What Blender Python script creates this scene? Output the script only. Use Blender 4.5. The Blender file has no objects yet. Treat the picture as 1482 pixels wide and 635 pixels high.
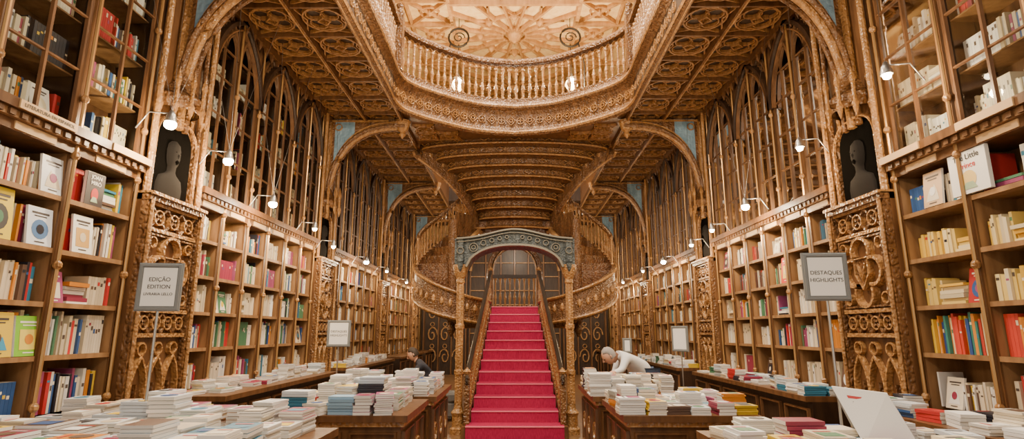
import bpy, math, random
from mathutils import Vector, Matrix
random.seed(7)
PI=math.pi
scene=bpy.context.scene
coll=scene.collection

# ------------------------------------------------------------------ materials
def new_mat(name):
    m=bpy.data.materials.new(name); m.use_nodes=True
    nt=m.node_tree; b=nt.nodes['Principled BSDF']
    return m,nt,b
def wood(name,c1,c2,rough=.45,scale=3.0,bump=.15,carve=0.0,cscale=14,spec=.35):
    m,nt,b=new_mat(name); N=nt.nodes.new; L=nt.links.new
    tc=N('ShaderNodeTexCoord'); mp=N('ShaderNodeMapping'); mp.inputs['Scale'].default_value=(scale*3,scale*3,scale*.6)
    L(tc.outputs['Object'],mp.inputs[0])
    n=N('ShaderNodeTexNoise'); n.inputs['Scale'].default_value=2.2; n.inputs['Detail'].default_value=5; L(mp.outputs[0],n.inputs['Vector'])
    r=N('ShaderNodeValToRGB'); r.color_ramp.elements[0].position=.32; r.color_ramp.elements[1].position=.68
    r.color_ramp.elements[0].color=(*c1,1); r.color_ramp.elements[1].color=(*c2,1)
    L(n.outputs['Fac'],r.inputs[0]); L(r.outputs[0],b.inputs['Base Color'])
    b.inputs['Roughness'].default_value=rough; b.inputs['Specular IOR Level'].default_value=spec
    bp=N('ShaderNodeBump'); bp.inputs['Strength'].default_value=bump; bp.inputs['Distance'].default_value=.006
    L(n.outputs['Fac'],bp.inputs['Height'])
    last=bp
    if carve>0:
        v=N('ShaderNodeTexVoronoi'); v.inputs['Scale'].default_value=cscale; v.feature='SMOOTH_F1'
        L(tc.outputs['Object'],v.inputs['Vector'])
        w=N('ShaderNodeMath'); w.operation='SINE'; k=N('ShaderNodeMath'); k.operation='MULTIPLY'; k.inputs[1].default_value=9
        L(v.outputs['Distance'],k.inputs[0]); L(k.outputs[0],w.inputs[0])
        b2=N('ShaderNodeBump'); b2.inputs['Strength'].default_value=carve; b2.inputs['Distance'].default_value=.01
        L(w.outputs[0],b2.inputs['Height']); L(bp.outputs[0],b2.inputs['Normal']); last=b2
    L(last.outputs[0],b.inputs['Normal'])
    return m
def plain(name,c,rough=.5,metal=0.0,em=None,es=0,spec=.5):
    m,nt,b=new_mat(name); b.inputs['Base Color'].default_value=(*c,1); b.inputs['Roughness'].default_value=rough; b.inputs['Metallic'].default_value=metal
    b.inputs['Specular IOR Level'].default_value=spec
    n=nt.nodes.new('ShaderNodeTexNoise'); n.inputs['Scale'].default_value=30
    bp=nt.nodes.new('ShaderNodeBump'); bp.inputs['Strength'].default_value=.05
    nt.links.new(n.outputs['Fac'],bp.inputs['Height']); nt.links.new(bp.outputs[0],b.inputs['Normal'])
    if em: b.inputs['Emission Color'].default_value=(*em,1); b.inputs['Emission Strength'].default_value=es
    return m
W_SHELF=wood('shelf_oak',(.21,.108,.045),(.34,.19,.085),.5,2.0)
W_MID=wood('walnut',(.085,.037,.014),(.165,.076,.029),.38,2.5,.2)
W_TRAC=wood('cabinet_frame_walnut',(.06,.028,.012),(.13,.063,.027),.35,2.5,.2)
W_DARK=wood('dark_walnut',(.018,.008,.004),(.042,.020,.009),.45,2.5,.2)
W_GOLD=wood('golden_carved_oak',(.23,.108,.034),(.43,.225,.080),.32,3,.2,.4,30,.5)
W_CARVE=wood('carved_oak',(.085,.037,.013),(.21,.100,.037),.36,3,.2,.6,26,.45)
W_SOFF=wood('tracery_oak',(.18,.082,.028),(.34,.17,.06),.38,3,.2,.2,30)
BLUEG=wood('grey_blue_carved_wood',(.035,.043,.045),(.10,.115,.115),.45,3,.2,.5,30)
BLUEL=wood('light_blue_plaster',(.15,.25,.33),(.24,.36,.45),.6,3,.1,.3,18)
CREAM=wood('cream_vault_plaster',(.80,.52,.20),(.90,.68,.32),.6,1.2,.1)
CREAM2=wood('cream_vault_rib',(.36,.18,.06),(.54,.30,.11),.5,1.2,.1)
WALLM=wood('upper_wall_plaster',(.28,.15,.06),(.40,.24,.10),.7,1.0,.1)
RED=wood('crimson_carpet',(.30,.004,.045),(.45,.014,.080),.85,14,.4)
REDN=plain('carpet_nosing',(.62,.12,.18),.7)
FLOORM=wood('floor_planks',(.12,.06,.028),(.24,.13,.06),.3,1.6,.1)
METAL=plain('brushed_steel',(.45,.43,.40),.35,.9)
BRONZE=plain('bronze',(.05,.038,.028),.4,.6)
PORTR=plain('dark_portrait_relief',(.020,.018,.017),.9,0,None,0,.05)
PORTP=plain('dark_portrait_ground',(.003,.0025,.002),.95,0,None,0,.02)
IRON=plain('wrought_iron',(.03,.025,.02),.5,.6)
GREYGOLD=plain('patinated_moulding',(.19,.165,.12),.4,.4)
BRASS=plain('brass_post',(.45,.25,.09),.3,.6)
PAPER=plain('paper',(.82,.80,.75),.7)
FRAMEG=plain('grey_frame',(.20,.21,.21),.5,.2)
HANDR=plain('dark_handrail',(.055,.042,.032),.3,.3)
INK=plain('ink',(.04,.04,.04),.6)
INKR=plain('red_ink',(.6,.03,.03),.6)
LABEL=plain('label_card',(.60,.38,.18),.6)
BULB=plain('lit_bulb',(1,1,1),.5,0,(1,.82,.55),220)
BULBS=plain('dim_bulb',(1,1,1),.5,0,(1,.80,.5),70)
LANT=plain('lantern_glass',(1,.9,.7),.5,0,(1,.62,.26),12)
GREYF=plain('grey_fabric',(.16,.155,.15),.9)
def attrmat(name,rough=.5):
    m,nt,b=new_mat(name); a=nt.nodes.new('ShaderNodeAttribute'); a.attribute_name='Col'
    nt.links.new(a.outputs['Color'],b.inputs['Base Color']); b.inputs['Roughness'].default_value=rough
    return m
BOOK=attrmat('book_cloth',.45)
def glass():
    m=bpy.data.materials.new('cabinet_glass'); m.use_nodes=True; nt=m.node_tree; nt.nodes.clear()
    o=nt.nodes.new('ShaderNodeOutputMaterial'); mx=nt.nodes.new('ShaderNodeMixShader'); t=nt.nodes.new('ShaderNodeBsdfTransparent'); g=nt.nodes.new('ShaderNodeBsdfGlossy')
    t.inputs[0].default_value=(.82,.84,.82,1)
    g.inputs['Roughness'].default_value=.04; fr=nt.nodes.new('ShaderNodeFresnel'); fr.inputs[0].default_value=1.2
    nt.links.new(fr.outputs[0],mx.inputs[0]); nt.links.new(t.outputs[0],mx.inputs[1]); nt.links.new(g.outputs[0],mx.inputs[2]); nt.links.new(mx.outputs[0],o.inputs[0])
    return m
GLASS=glass()

# ------------------------------------------------------------------ mesh builder
WH=(.8,.78,.72)
class MB:
    def __init__(s): s.v=[];s.f=[];s.m=[];s.c=[]
    def face(s,pts,m=0,c=WH):
        n=len(s.v); s.v.extend(pts); s.f.append(tuple(range(n,n+len(pts)))); s.m.append(m); s.c.append(c)
    def box(s,x0,x1,y0,y1,z0,z1,m=0,c=WH,ct=None):
        if x0>x1:x0,x1=x1,x0
        n=len(s.v)
        s.v.extend([(x0,y0,z0),(x1,y0,z0),(x1,y1,z0),(x0,y1,z0),(x0,y0,z1),(x1,y0,z1),(x1,y1,z1),(x0,y1,z1)])
        for q in ((3,2,1,0),(4,5,6,7),(0,1,5,4),(1,2,6,5),(2,3,7,6),(3,0,4,7)):
            s.f.append(tuple(n+i for i in q)); s.m.append(m); s.c.append(c)
        if ct: s.c[-5]=ct
    def rbox(s,cx,cy,z0,l,w,h,a,m=0,c=WH,side=None):
        n=len(s.v); ca,sa=math.cos(a),math.sin(a)
        for z in (z0,z0+h):
            for dx,dy in ((-w/2,-l/2),(w/2,-l/2),(w/2,l/2),(-w/2,l/2)):
                s.v.append((cx+dx*ca-dy*sa,cy+dx*sa+dy*ca,z))
        pg=side or c
        for q,cc in (((3,2,1,0),c),((4,5,6,7),c),((0,1,5,4),pg),((1,2,6,5),pg),((2,3,7,6),pg),((3,0,4,7),c)):
            s.f.append(tuple(n+i for i in q)); s.m.append(m); s.c.append(cc)
    def rings(s,rs,m=0,closed=True,caps=False):
        n=len(s.v); k=len(rs[0])
        for r in rs: s.v.extend(r)
        for i in range(len(rs)-1):
            for j in range(k if closed else k-1):
                a=n+i*k+j; b=n+i*k+(j+1)%k
                s.f.append((a,b,b+k,a+k)); s.m.append(m); s.c.append(WH)
        if caps:
            s.f.append(tuple(n+j for j in range(k))); s.m.append(m); s.c.append(WH)
            s.f.append(tuple(n+(len(rs)-1)*k+j for j in range(k))); s.m.append(m); s.c.append(WH)
    def lathe(s,prof,cx,cy,z0,H=1.0,R=1.0,seg=8,m=0):
        rs=[]
        for z,r in prof: rs.append([(cx+R*r*math.cos(2*PI*j/seg),cy+R*r*math.sin(2*PI*j/seg),z0+z*H) for j in range(seg)])
        s.rings(rs,m,True,True)
    def tube(s,path,r,seg=6,m=0):
        rs=[]; P=[Vector(p) for p in path]
        for i,p in enumerate(P):
            d=(P[min(i+1,len(P)-1)]-P[max(i-1,0)]).normalized()
            up=Vector((0,0,1)) if abs(d.z)<.9 else Vector((1,0,0))
            a=d.cross(up).normalized(); b=d.cross(a).normalized()
            rr=r[i] if isinstance(r,(list,tuple)) else r
            rs.append([tuple(p+a*rr*math.cos(2*PI*j/seg)+b*rr*math.sin(2*PI*j/seg)) for j in range(seg)])
        s.rings(rs,m,True,True)
    def band(s,pts,w,h0,h1,M,closed=False,m=0):
        n=len(pts); rs=[]
        for i in range(n):
            if closed: p0=pts[(i-1)%n]; p1=pts[(i+1)%n]
            else: p0=pts[max(i-1,0)]; p1=pts[min(i+1,n-1)]
            dx,dy=p1[0]-p0[0],p1[1]-p0[1]; L=math.hypot(dx,dy) or 1
            nx,ny=-dy/L*w/2,dx/L*w/2; u,v=pts[i]
            rs.append([M(u+nx,v+ny,h0),M(u+nx*.6,v+ny*.6,h1),M(u-nx*.6,v-ny*.6,h1),M(u-nx,v-ny,h0)])
        if closed: rs.append(rs[0])
        s.rings(rs,m,False)
    def sweep(s,path,prof,m=0,flip=1):
        rs=[]; P=path
        for i,p in enumerate(P):
            a=P[max(i-1,0)]; b=P[min(i+1,len(P)-1)]
            dx,dy=b[0]-a[0],b[1]-a[1]; L=math.hypot(dx,dy) or 1
            nx,ny=dy/L*flip,-dx/L*flip
            rs.append([(p[0]+nx*o,p[1]+ny*o,p[2]+z) for o,z in prof])
        s.rings(rs,m,False)
    def build(s,name,mats,parent=None,smooth=False,col=False):
        me=bpy.data.meshes.new(name); me.from_pydata(s.v,[],s.f)
        for mt in mats: me.materials.append(mt)
        me.polygons.foreach_set('material_index',s.m)
        if smooth: me.polygons.foreach_set('use_smooth',[True]*len(s.f))
        if col:
            at=me.color_attributes.new('Col','FLOAT_COLOR','CORNER'); arr=[]
            for f,c in zip(s.f,s.c):
                for _ in f: arr.extend((c[0],c[1],c[2],1))
            at.data.foreach_set('color',arr)
        me.update()
        o=bpy.data.objects.new(name,me); coll.objects.link(o)
        if parent: o.parent=parent
        return o
def empty(name,loc=(0,0,0)):
    e=bpy.data.objects.new(name,None); coll.objects.link(e); e.empty_display_size=.2; return e
def circ(u,v,r,n=16): return [(u+r*math.cos(2*PI*i/n),v+r*math.sin(2*PI*i/n)) for i in range(n)]
def garch(u0,u1,v0,h,n=8):
    w=u1-u0; R=(w*w/4+h*h)/w; a1=math.asin(min(1,h/R)); 
    if R<w/2: a1=PI-a1
    L=[(u0+R-R*math.cos(a1*i/n),v0+R*math.sin(a1*i/n)) for i in range(n+1)]
    Rr=[(u1-(p[0]-u0),p[1]) for p in reversed(L[:-1])]
    return L+Rr
def crom(P,n=8):
    out=[]
    for i in range(len(P)-1):
        p0=P[max(i-1,0)];p1=P[i];p2=P[i+1];p3=P[min(i+2,len(P)-1)]
        for k in range(n):
            t=k/n
            out.append(tuple(.5*((2*p1[j])+(-p0[j]+p2[j])*t+(2*p0[j]-5*p1[j]+4*p2[j]-p3[j])*t*t+(-p0[j]+3*p1[j]-3*p2[j]+p3[j])*t**3) for j in range(len(p1))))
    out.append(tuple(P[-1])); return out
def resample(path,step):
    out=[]; acc=0; nxt=0
    for i in range(len(path)-1):
        a=Vector(path[i]);b=Vector(path[i+1]);L=(b-a).length
        while nxt<=acc+L and L>0:
            out.append(tuple(a.lerp(b,(nxt-acc)/L))); nxt+=step
        acc+=L
    return out
BAL=[(0,.042),(.06,.042),(.08,.022),(.2,.028),(.33,.042),(.44,.026),(.5,.018),(.56,.026),(.62,.02),(.8,.024),(.9,.03),(.94,.042),(1,.042)]

WX=3.4; SOF=5.25; FL2=5.85; CEIL=9.6; YB=20.0
# ------------------------------------------------------------------ room shell
def shell():
    b=MB(); b.box(-4,4,-1,YB+.1,-.1,0); b.build('floor',[FLOORM])
    for s,n in ((-1,'left'),(1,'right')):
        b=MB(); b.box(s*3.8,s*3.95,-1,YB+.1,0,CEIL); b.build('wall_'+n,[WALLM])
    b=MB(); b.box(-3.95,3.95,YB,YB+.15,0,CEIL); b.build('wall_back',[WALLM])
    b=MB(); b.box(-3.95,3.95,-1,YB+.1,CEIL,CEIL+.1,0)
    M=lambda u,v,h:(u,v,CEIL-h)
    for cy in (10.6,13.9,17.2):
        for k in range(16):
            a=2*PI*k/16+PI/16; r1=1.65/max(abs(math.cos(a)),abs(math.sin(a)))
            b.band([(.3*math.cos(a),cy+.3*math.sin(a)),(r1*math.cos(a),cy+r1*math.sin(a))],.09,0,.12,M,m=1)
        for r in (.34,.95): b.band(circ(0,cy,r,24),.07,0,.1,M,True,1)
        for k in range(8):
            a=2*PI*k/8; x,y=.95*math.cos(a),cy+.95*math.sin(a)
            b.lathe([(0,.02),(.3,.08),(.6,.10),(1,.11)],x,y,CEIL-.2,.2,1,8,1)
            b.band([(x,y),(1.5*math.cos(a+.3),cy+1.5*math.sin(a+.3))],.06,0,.08,M,m=1)
            b.band([(x,y),(1.5*math.cos(a-.3),cy+1.5*math.sin(a-.3))],.06,0,.08,M,m=1)
        b.lathe([(0,.02),(.3,.14),(.6,.2),(1,.25)],0,cy,CEIL-.3,.3,1,12,1)
        b.band([(-1.65,cy-1.65),(1.65,cy-1.65)],.16,0,.2,M,m=1)
        for sx in (-1,1):
            b.band([(sx*1.65,cy-1.65),(sx*1.65,cy+1.65)],.14,0,.18,M,m=1)
            for q in (-1.65,-.55,.55):
                y0=cy+q
                b.band([(sx*1.65,y0),(sx*2.75,y0+1.1)],.09,0,.1,M,m=1); b.band([(sx*2.75,y0),(sx*1.65,y0+1.1)],.09,0,.1,M,m=1)
                b.band([(sx*1.65,y0),(sx*3.8,y0)],.1,0,.12,M,m=1); b.band([(sx*2.75,y0),(sx*2.75,y0+1.1)],.09,0,.1,M,m=1)
                b.band(circ(sx*2.2,y0+.55,.24,14),.05,0,.08,M,True,1)
                b.lathe([(0,.02),(.4,.09),(1,.11)],sx*2.2,y0+.55,CEIL-.16,.16,1,8,1)
    b.build('ceiling',[CREAM,CREAM2])
shell()

# ------------------------------------------------------------------ books
CREAMS=[(.70,.62,.48),(.76,.72,.63),(.62,.52,.36),(.80,.78,.74),(.66,.56,.40),(.74,.64,.44)]
BRIGHT=[(.50,.03,.03),(.62,.22,.02),(.03,.09,.26),(.02,.02,.03),(.68,.46,.03),(.07,.20,.11),(.04,.20,.32),(.28,.03,.07),(.12,.07,.05),(.30,.06,.15)]
def pick(pal):
    if pal=='yellow': return random.choice([(.72,.47,.07),(.74,.54,.15),(.70,.42,.05),(.76,.62,.30),(.68,.58,.38)])
    if pal=='multi': return random.choice([(.62,.06,.04),(.70,.46,.04),(.03,.08,.28),(.66,.24,.03),(.04,.2,.16),(.74,.6,.36)])
    if pal=='dark': return random.choice([(.05,.07,.10),(.09,.04,.03),(.15,.11,.09),(.42,.36,.28),(.04,.12,.2),(.4,.05,.03)])
    if pal=='white': return random.choice(CREAMS)
    return random.choice(CREAMS) if random.random()<.5 else random.choice(BRIGHT)
def jit(c): 
    k=random.uniform(.8,1.1); return tuple(min(.9,x*k) for x in c)
def spine_book(b,s,xf,y,t,z,h,d,c):
    b.box(s*xf,s*(xf+d),y,y+t*.94,z,z+h,0,c,(.74,.70,.6))
    if random.random()<.65:
        cc=(.08,.06,.05) if sum(c)>1.1 else (.74,.66,.5)
        z1=z+h*random.uniform(.5,.8); 
        if random.random()<.4: cc=random.choice(BRIGHT)
        e=.001; zz=z1+h*random.uniform(.05,.14); x=s*(xf-e)
        b.face([(x,y+t*.12,z1),(x,y+t*.82,z1),(x,y+t*.82,zz),(x,y+t*.12,zz)],0,cc)
def cover(b,s,x,y0,y1,z0,z1,c,lean=.05,art=None):
    t=.018; P=[(s*x,y0,z0),(s*x,y1,z0),(s*(x+lean),y1,z1),(s*(x+lean),y0,z1)]
    b.face(P,0,c)
    Q=[(s*(x+t),y0,z0),(s*(x+t),y1,z0),(s*(x+lean+t),y1,z1),(s*(x+lean+t),y0,z1)]
    b.face(Q,0,c)
    for i in range(4): b.face([P[i],P[(i+1)%4],Q[(i+1)%4],Q[i]],0,(.82,.8,.75))
    def poly(pts,col,k=1):
        b.face([(s*(x+lean*v-.0018*k),y0+(y1-y0)*u,z0+(z1-z0)*v) for u,v in pts],0,col)
    def rect(a0,a1,b0,b1,col,k=1): poly([(a0,b0),(a1,b0),(a1,b1),(a0,b1)],col,k)
    dark=(.07,.06,.06) if sum(c)>1.0 else (.8,.74,.62)
    rect(.15,.85,.82,.87,dark); rect(.25,.75,.75,.78,dark)
    c2=art or random.choice(BRIGHT+CREAMS); kind=random.random()
    if kind<.4: rect(.16,.84,.16,.66,c2)
    elif kind<.7: poly([(.5+.34*math.cos(a),.42+.26*math.sin(a)) for a in [2*PI*i/14 for i in range(14)]],c2)
    else: poly([(.15,.15),(.85,.15),(.7,.45),(.55,.38),(.4,.62),(.25,.4)],c2)
    c3=random.choice(BRIGHT+CREAMS); poly([(.5+.16*math.cos(a),.42+.13*math.sin(a)) for a in [2*PI*i/10 for i in range(10)]],c3,2)
    rect(.3,.7,.07,.10,dark)
def fill(b,s,y0,y1,z,hmax,xf=3.46,d=.2,pal='mix',dens=.9):
    y=y0+.006
    while y<y1-.04:
        r=random.random()
        if r<.06:
            y+=random.uniform(.03,.10); continue
        if r<.15 and y1-y>.22 and hmax>.3:
            w=random.uniform(.15,.2); h=min(hmax-.03,w*random.uniform(1.3,1.5))
            cover(b,s,xf-.02,y,y+w,z,z+h,jit(random.choice(BRIGHT+CREAMS))); y+=w+.02; continue
        if r<.23 and y1-y>.25:
            w=random.uniform(.18,.24); zz=z
            for k in range(random.randint(3,7)):
                t=random.uniform(.02,.035); b.box(s*(xf+random.uniform(-.03,.02)),s*(xf+.16),y,y+w,zz,zz+t*.93,0,jit(pick(pal))); zz+=t
            y+=w+.015; continue
        n=random.randint(5,16); h=random.uniform(.21,min(.31,hmax-.03)); t=random.uniform(.016,.034); same=random.random()<.35; c0=pick(pal)
        for k in range(n):
            tt=t*random.uniform(.7,1.35) if not same else t
            if y+tt>y1-.006: y=y1; break
            spine_book(b,s,xf+random.uniform(-.02,.02) if not same else xf,y,tt,z,h*(1 if same else random.uniform(.82,1.06)),d,jit(c0 if same else pick(pal))); y+=tt
CT=2.80
LEV=[.86,1.28,1.66,2.05,2.44,CT]
def text(body,size,mat,loc,rot,parent,align='CENTER',name='lettering'):
    cu=bpy.data.curves.new(name,'FONT'); cu.body=body; cu.size=size; cu.align_x=align; cu.align_y='CENTER'; cu.extrude=.0008; cu.space_line=1.05
    cu.materials.append(mat); o=bpy.data.objects.new(name,cu); coll.objects.link(o); o.location=loc; o.rotation_euler=rot
    if parent: o.parent=parent
    return o
C0=CT+.17
def bookcase(s,y0,y1,first=False):
    root=empty('bookcase')
    b=MB() # 0 shelf,1 mid,2 dark,3 gold,4 glass,5 brass,6 label,7 tracery
    M=lambda u,v,h:(s*(WX-h),u,v)
    n=max(1,round((y1-y0)/(.62 if not first else .73))); w=(y1-y0)/n
    b.box(s*3.72,s*3.78,y0,y1,0,C0,0); b.box(s*3.72,s*3.78,y0,y1,C0,SOF,7)
    b.box(s*2.9,s*3.72,y0,y1,.08,.78,2); b.box(s*2.84,s*3.72,y0,y1,.78,.83,1)
    for i in range(n):
        ya=y0+i*w
        b.band([(ya+.06,.14),(ya+w-.06,.14),(ya+w-.06,.7),(ya+.06,.7)],.04,.5,.53,M,True,1)
    T=1 if first else 7
    for i in range(n+1):
        y=y0+i*w; y_a=max(y0,y-.025); y_b=min(y1,y+.025)
        b.box(s*3.4,s*3.72,y_a,y_b,.83,CT+.02,0)
        b.box(s*3.385,s*3.4,y_a-.005,y_b+.005,.83,CT+.02,1)
        b.box(s*3.42,s*3.72,y_a,y_b,C0,SOF,2)
        b.box(s*3.39,s*3.42,y_a-.01,y_b+.01,C0,SOF,T)
        yy=min(max(y,y0+.03),y1-.03)
        b.tube([(s*3.36,yy,.83),(s*3.36,yy,SOF)],.014,6,5)
        for zz in (.9,1.9,2.74,3.2,4.2): b.lathe([(0,.018),(.3,.03),(.7,.03),(1,.018)],s*3.36,yy,zz,.06,1,8,3)
    for z in LEV[1:-1]:
        b.box(s*3.4,s*3.72,y0,y1,z-.028,z,0); b.box(s*3.388,s*3.4,y0,y1,z-.034,z+.002,0)
    b.box(s*3.36,s*3.72,y0,y1,CT-.02,CT+.05,1); b.box(s*3.32,s*3.72,y0,y1,CT+.05,CT+.10,0); b.box(s*3.28,s*3.72,y0,y1,CT+.10,C0,1)
    for i in range(n):
        ya=y0+i*w+w/2; b.box(s*3.352,s*3.36,ya-.17,ya+.17,CT-.012,CT+.045,6)
    k=int((y1-y0)/.09)
    for i in range(k): b.box(s*3.30,s*3.32,y0+i*.09+.02,y0+i*.09+.065,CT+.055,CT+.095,1)
    for i in range(n):
        ya=y0+i*w+.035; yb=ya+w-.07; mid=(ya+yb)/2
        for uu in (ya+.015,mid,yb-.015): b.band([(uu,C0+.02),(uu,SOF)],.036,-.01,.012,M,m=T)
        for zz in (C0+.03,3.45,3.9,4.35,4.72): b.band([(ya,zz),(yb,zz)],.024,-.01,.008,M,m=T)
        b.band(garch(ya,yb,4.68,.5,8),.05,-.01,.03,M,m=T)
        b.band(garch(ya,mid,4.72,.24,6),.03,-.01,.02,M,m=T); b.band(garch(mid,yb,4.72,.24,6),.03,-.01,.02,M,m=T)
        b.band(circ(mid,4.99,.075,12),.025,-.01,.02,M,True,T)
        b.face([(s*3.41,ya,C0+.01),(s*3.41,yb,C0+.01),(s*3.41,yb,4.7),(s*3.41,ya,4.7)],4)
        for zz in (3.42,3.87,4.32,4.72): b.box(s*3.46,s*3.72,ya,yb,zz-.012,zz,0 if first else 1)
    i=0
    while i<n and not first:
        ya=y0+i*w; yb=min(y1,ya+2*w)
        b.band(garch(ya,yb,4.3,.92,12),.08,.0,.07,M,m=2); b.band(garch(ya+.07,yb-.07,4.3,.82,12),.03,.0,.05,M,m=1); i+=2
    b.build('carcass',[W_SHELF,W_MID,W_DARK,W_GOLD,GLASS,BRASS,LABEL,W_TRAC],root)
    bk=MB()
    for i in range(n):
        ya=y0+i*w+.03; yb=ya+w-.06
        for li in range(5):
            pal='mix'
            if s>0 and first: pal={4:'mix',3:'yellow',2:'yellow',1:'multi',0:'mix'}[li]
            elif s>0 and li>=3: pal='dark' if random.random()<.4 else 'mix'
            elif s<0 and first: pal='mix'
            elif li<=2 and random.random()<.55: pal='white'
            fill(bk,s,ya,yb,LEV[li]+.001,LEV[li+1]-LEV[li]-.04,3.46,.2,pal)
        for zz in (C0+.01,3.421,3.871,4.321):
            fill(bk,s,ya+.01,yb-.01,zz,.36,3.50,.16,'white' if random.random()<.4 else 'mix')
    bk.build('shelved_books',[BOOK],root,col=True)
    return root

BAYS=[(1.8,4.72),(5.6,9.1),(9.95,13.4),(14.2,17.6),(18.3,19.6)]
PIERS=[(4.72,5.6),(9.1,9.95),(13.4,14.2),(17.6,18.3)]
for s in (-1,1):
    for i,(a,c) in enumerate(BAYS): bookcase(s,a,c,i==0)

# ------------------------------------------------------------------ carved piers
def pier(s,y0,y1):
    root=empty('carved_pier'); b=MB() # 0 carve 1 gold 2 mid 3 bronze 4 blue 5 portrait ground
    M=lambda u,v,h:(s*(3.32-h),u,v)
    m=(y0+y1)/2; w=y1-y0
    b.box(s*3.32,s*3.78,y0,y1,0,2.66,2); b.box(s*3.40,s*3.78,y0,y1,2.66,SOF,2)
    b.box(s*2.9,s*3.35,y0,y1,0,.16,2)
    for yy in (y0+.04,y1-.04):
        b.box(s*3.26,s*3.32,yy-.035,yy+.035,0,2.66,0)
        b.tube([(s*3.245,yy,.2),(s*3.245,yy,2.62)],.018,8,1)
        b.tube([(s*3.32,yy,2.66),(s*3.32,yy,SOF)],.03,8,1); b.tube([(s*3.36,yy+.055*(1 if yy<m else -1),2.66),(s*3.36,yy+.055*(1 if yy<m else -1),SOF)],.025,8,0)
    a0,a1=y0+.1,y1-.1
    for k in range(3):
        u0=a0+(a1-a0)*k/3; u1=a0+(a1-a0)*(k+1)/3
        b.band([(u0+.01,.2)]+garch(u0+.01,u1-.01,.95,.28,8)+[(u1-.01,.2)],.035,0,.05,M,m=1)
        b.band(circ((u0+u1)/2,1.3,.055,10),.025,0,.04,M,True,1)
        b.band([((u0+u1)/2,.2),((u0+u1)/2,1.0)],.02,0,.03,M,m=0)
    for z in (1.42,1.64,2.36,2.60): b.box(s*3.27,s*3.33,a0-.02,a1+.02,z-.018,z+.018,1)
    for z0,z1,nn in ((1.44,1.62,4),(2.38,2.58,3)):
        for k in range(nn):
            u0=a0+(a1-a0)*k/nn;u1=a0+(a1-a0)*(k+1)/nn
            b.band([(u0,z0),(u1,z1)],.03,0,.04,M,m=0); b.band([(u1,z0),(u0,z1)],.03,0,.04,M,m=0)
            b.band(circ((u0+u1)/2,(z0+z1)/2,min(z1-z0,u1-u0)*.34,12),.02,0,.045,M,True,1)
    cz=2.0; R=.17
    for k in range(4):
        a=PI/2*k; cu=m+R*.85*math.cos(a); cv=cz+R*1.15*math.sin(a)
        pts=[(cu+R*.75*math.cos(a+t),cv+R*.75*math.sin(a+t)) for t in [(-1+2*i/10)*PI*.62 for i in range(11)]]
        b.band(pts,.045,0,.06,M,m=1)
    b.band([(a0+.02,1.68),(a1-.02,1.68),(a1-.02,2.32),(a0+.02,2.32)],.04,0,.05,M,True,0)
    sh=[(m-.1,cz+.13),(m+.1,cz+.13),(m+.1,cz-.02),(m,cz-.16),(m-.1,cz-.02)]
    b.face([M(u,v,.04) for u,v in sh],0); b.band(sh,.025,0,.06,M,True,1)
    b.band([(m-.06,cz+.08),(m,cz-.08),(m+.06,cz+.08)],.02,.04,.06,M,m=1)
    for du,dv in ((-1,1),(1,1),(-1,-1),(1,-1)):
        b.band(circ(m+du*(w/2-.17),cz+dv*.25,.05,10),.022,0,.045,M,True,1)
    b.box(s*3.24,s*3.5,y0,y1,2.61,2.67,0); b.box(s*3.22,s*3.5,y0,y1,2.66,2.69,1)
    N=lambda u,v,h:(s*(3.40-h),u,v)
    f0,f1=y0+.12,y1-.12
    fr=[(f0,2.72)]+garch(f0,f1,3.28,.22,8)+[(f1,2.72)]
    b.face([N(u,v,.012) for u,v in fr],5)
    b.band(fr+[(f0,2.72)],.045,0,.05,N,m=0); b.band(fr+[(f0,2.72)],.015,.05,.065,N,m=1)
    rs=[]
    for z,r in ((3.60,.22),(3.66,.27),(3.72,.27),(3.78,.20),(3.90,.14),(4.14,.07),(4.34,.02)):
        rs.append([(s*(3.42-r*math.sin(PI*j/10)),m-r*math.cos(PI*j/10),z) for j in range(11)])
    b.rings(rs,0,False)
    for j in range(7):
        a=PI*j/6; x=3.40-.26*math.sin(a); y=m-.26*math.cos(a)
        b.lathe([(0,.02),(.1,.035),(.2,.018),(.6,.02),(.7,.032),(1,.004)],s*x,y,3.56,.42,1,6,1)
        b.lathe([(0,.004),(.6,.025),(1,.03)],s*x,y,3.48,.12,1,6,1)
    for k in range(3):
        yy=m+(k-1)*.10; b.tube([(s*3.36,yy,3.9),(s*3.36,yy,SOF)],.04,8,1)
    E=.72
    pts=[]
    for i in range(19):
        t=PI/2*i/18; pts.append((3.36-1.36*(1-math.cos(t)**E),3.45+1.70*math.sin(t)**E))
    for off,wd,mt in ((-.09,.08,1),(0,.12,0),(.09,.08,1)):
        for i in range(18):
            p,q=pts[i],pts[i+1]
            b.rings([[(s*x,m+off-wd/2,z),(s*x,m+off+wd/2,z)] for x,z in (p,q)],mt,False)
    for (rad,mt,ww) in ((.045,1,0),(.03,0,.11),(.03,0,-.11)):
        b.tube([(s*x,m+ww,z-.02) for x,z in pts],rad,8,mt)
    for yy in (m-.10,m+.10):
        for i in range(18):
            p,q=pts[i],pts[i+1]
            b.face([(s*p[0],yy,p[1]),(s*q[0],yy,q[1]),(s*q[0],yy,SOF),(s*p[0],yy,SOF)],4 if 4<i<11 else 0)
    P2=lambda u,v,h:(s*u,m-.10-h,v)
    b.band([(3.33,4.6),(3.33,5.22),(2.3,5.22)],.04,0,.03,P2,m=1)
    b.band(circ(3.20,5.10,.06,12),.02,0,.03,P2,True,1)
    b.band([(x-.02,z+.05) for x,z in pts[3:]],.03,0,.03,P2,m=1)
    b.lathe([(0,.01),(.2,.06),(.35,.04),(.5,.10),(.8,.13),(1,.15)],s*2.06,m,4.92,.33,1,10,1)
    b.build('pier_carving',[W_CARVE,W_GOLD,W_MID,BRONZE,BLUEL,PORTP],root)
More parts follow.
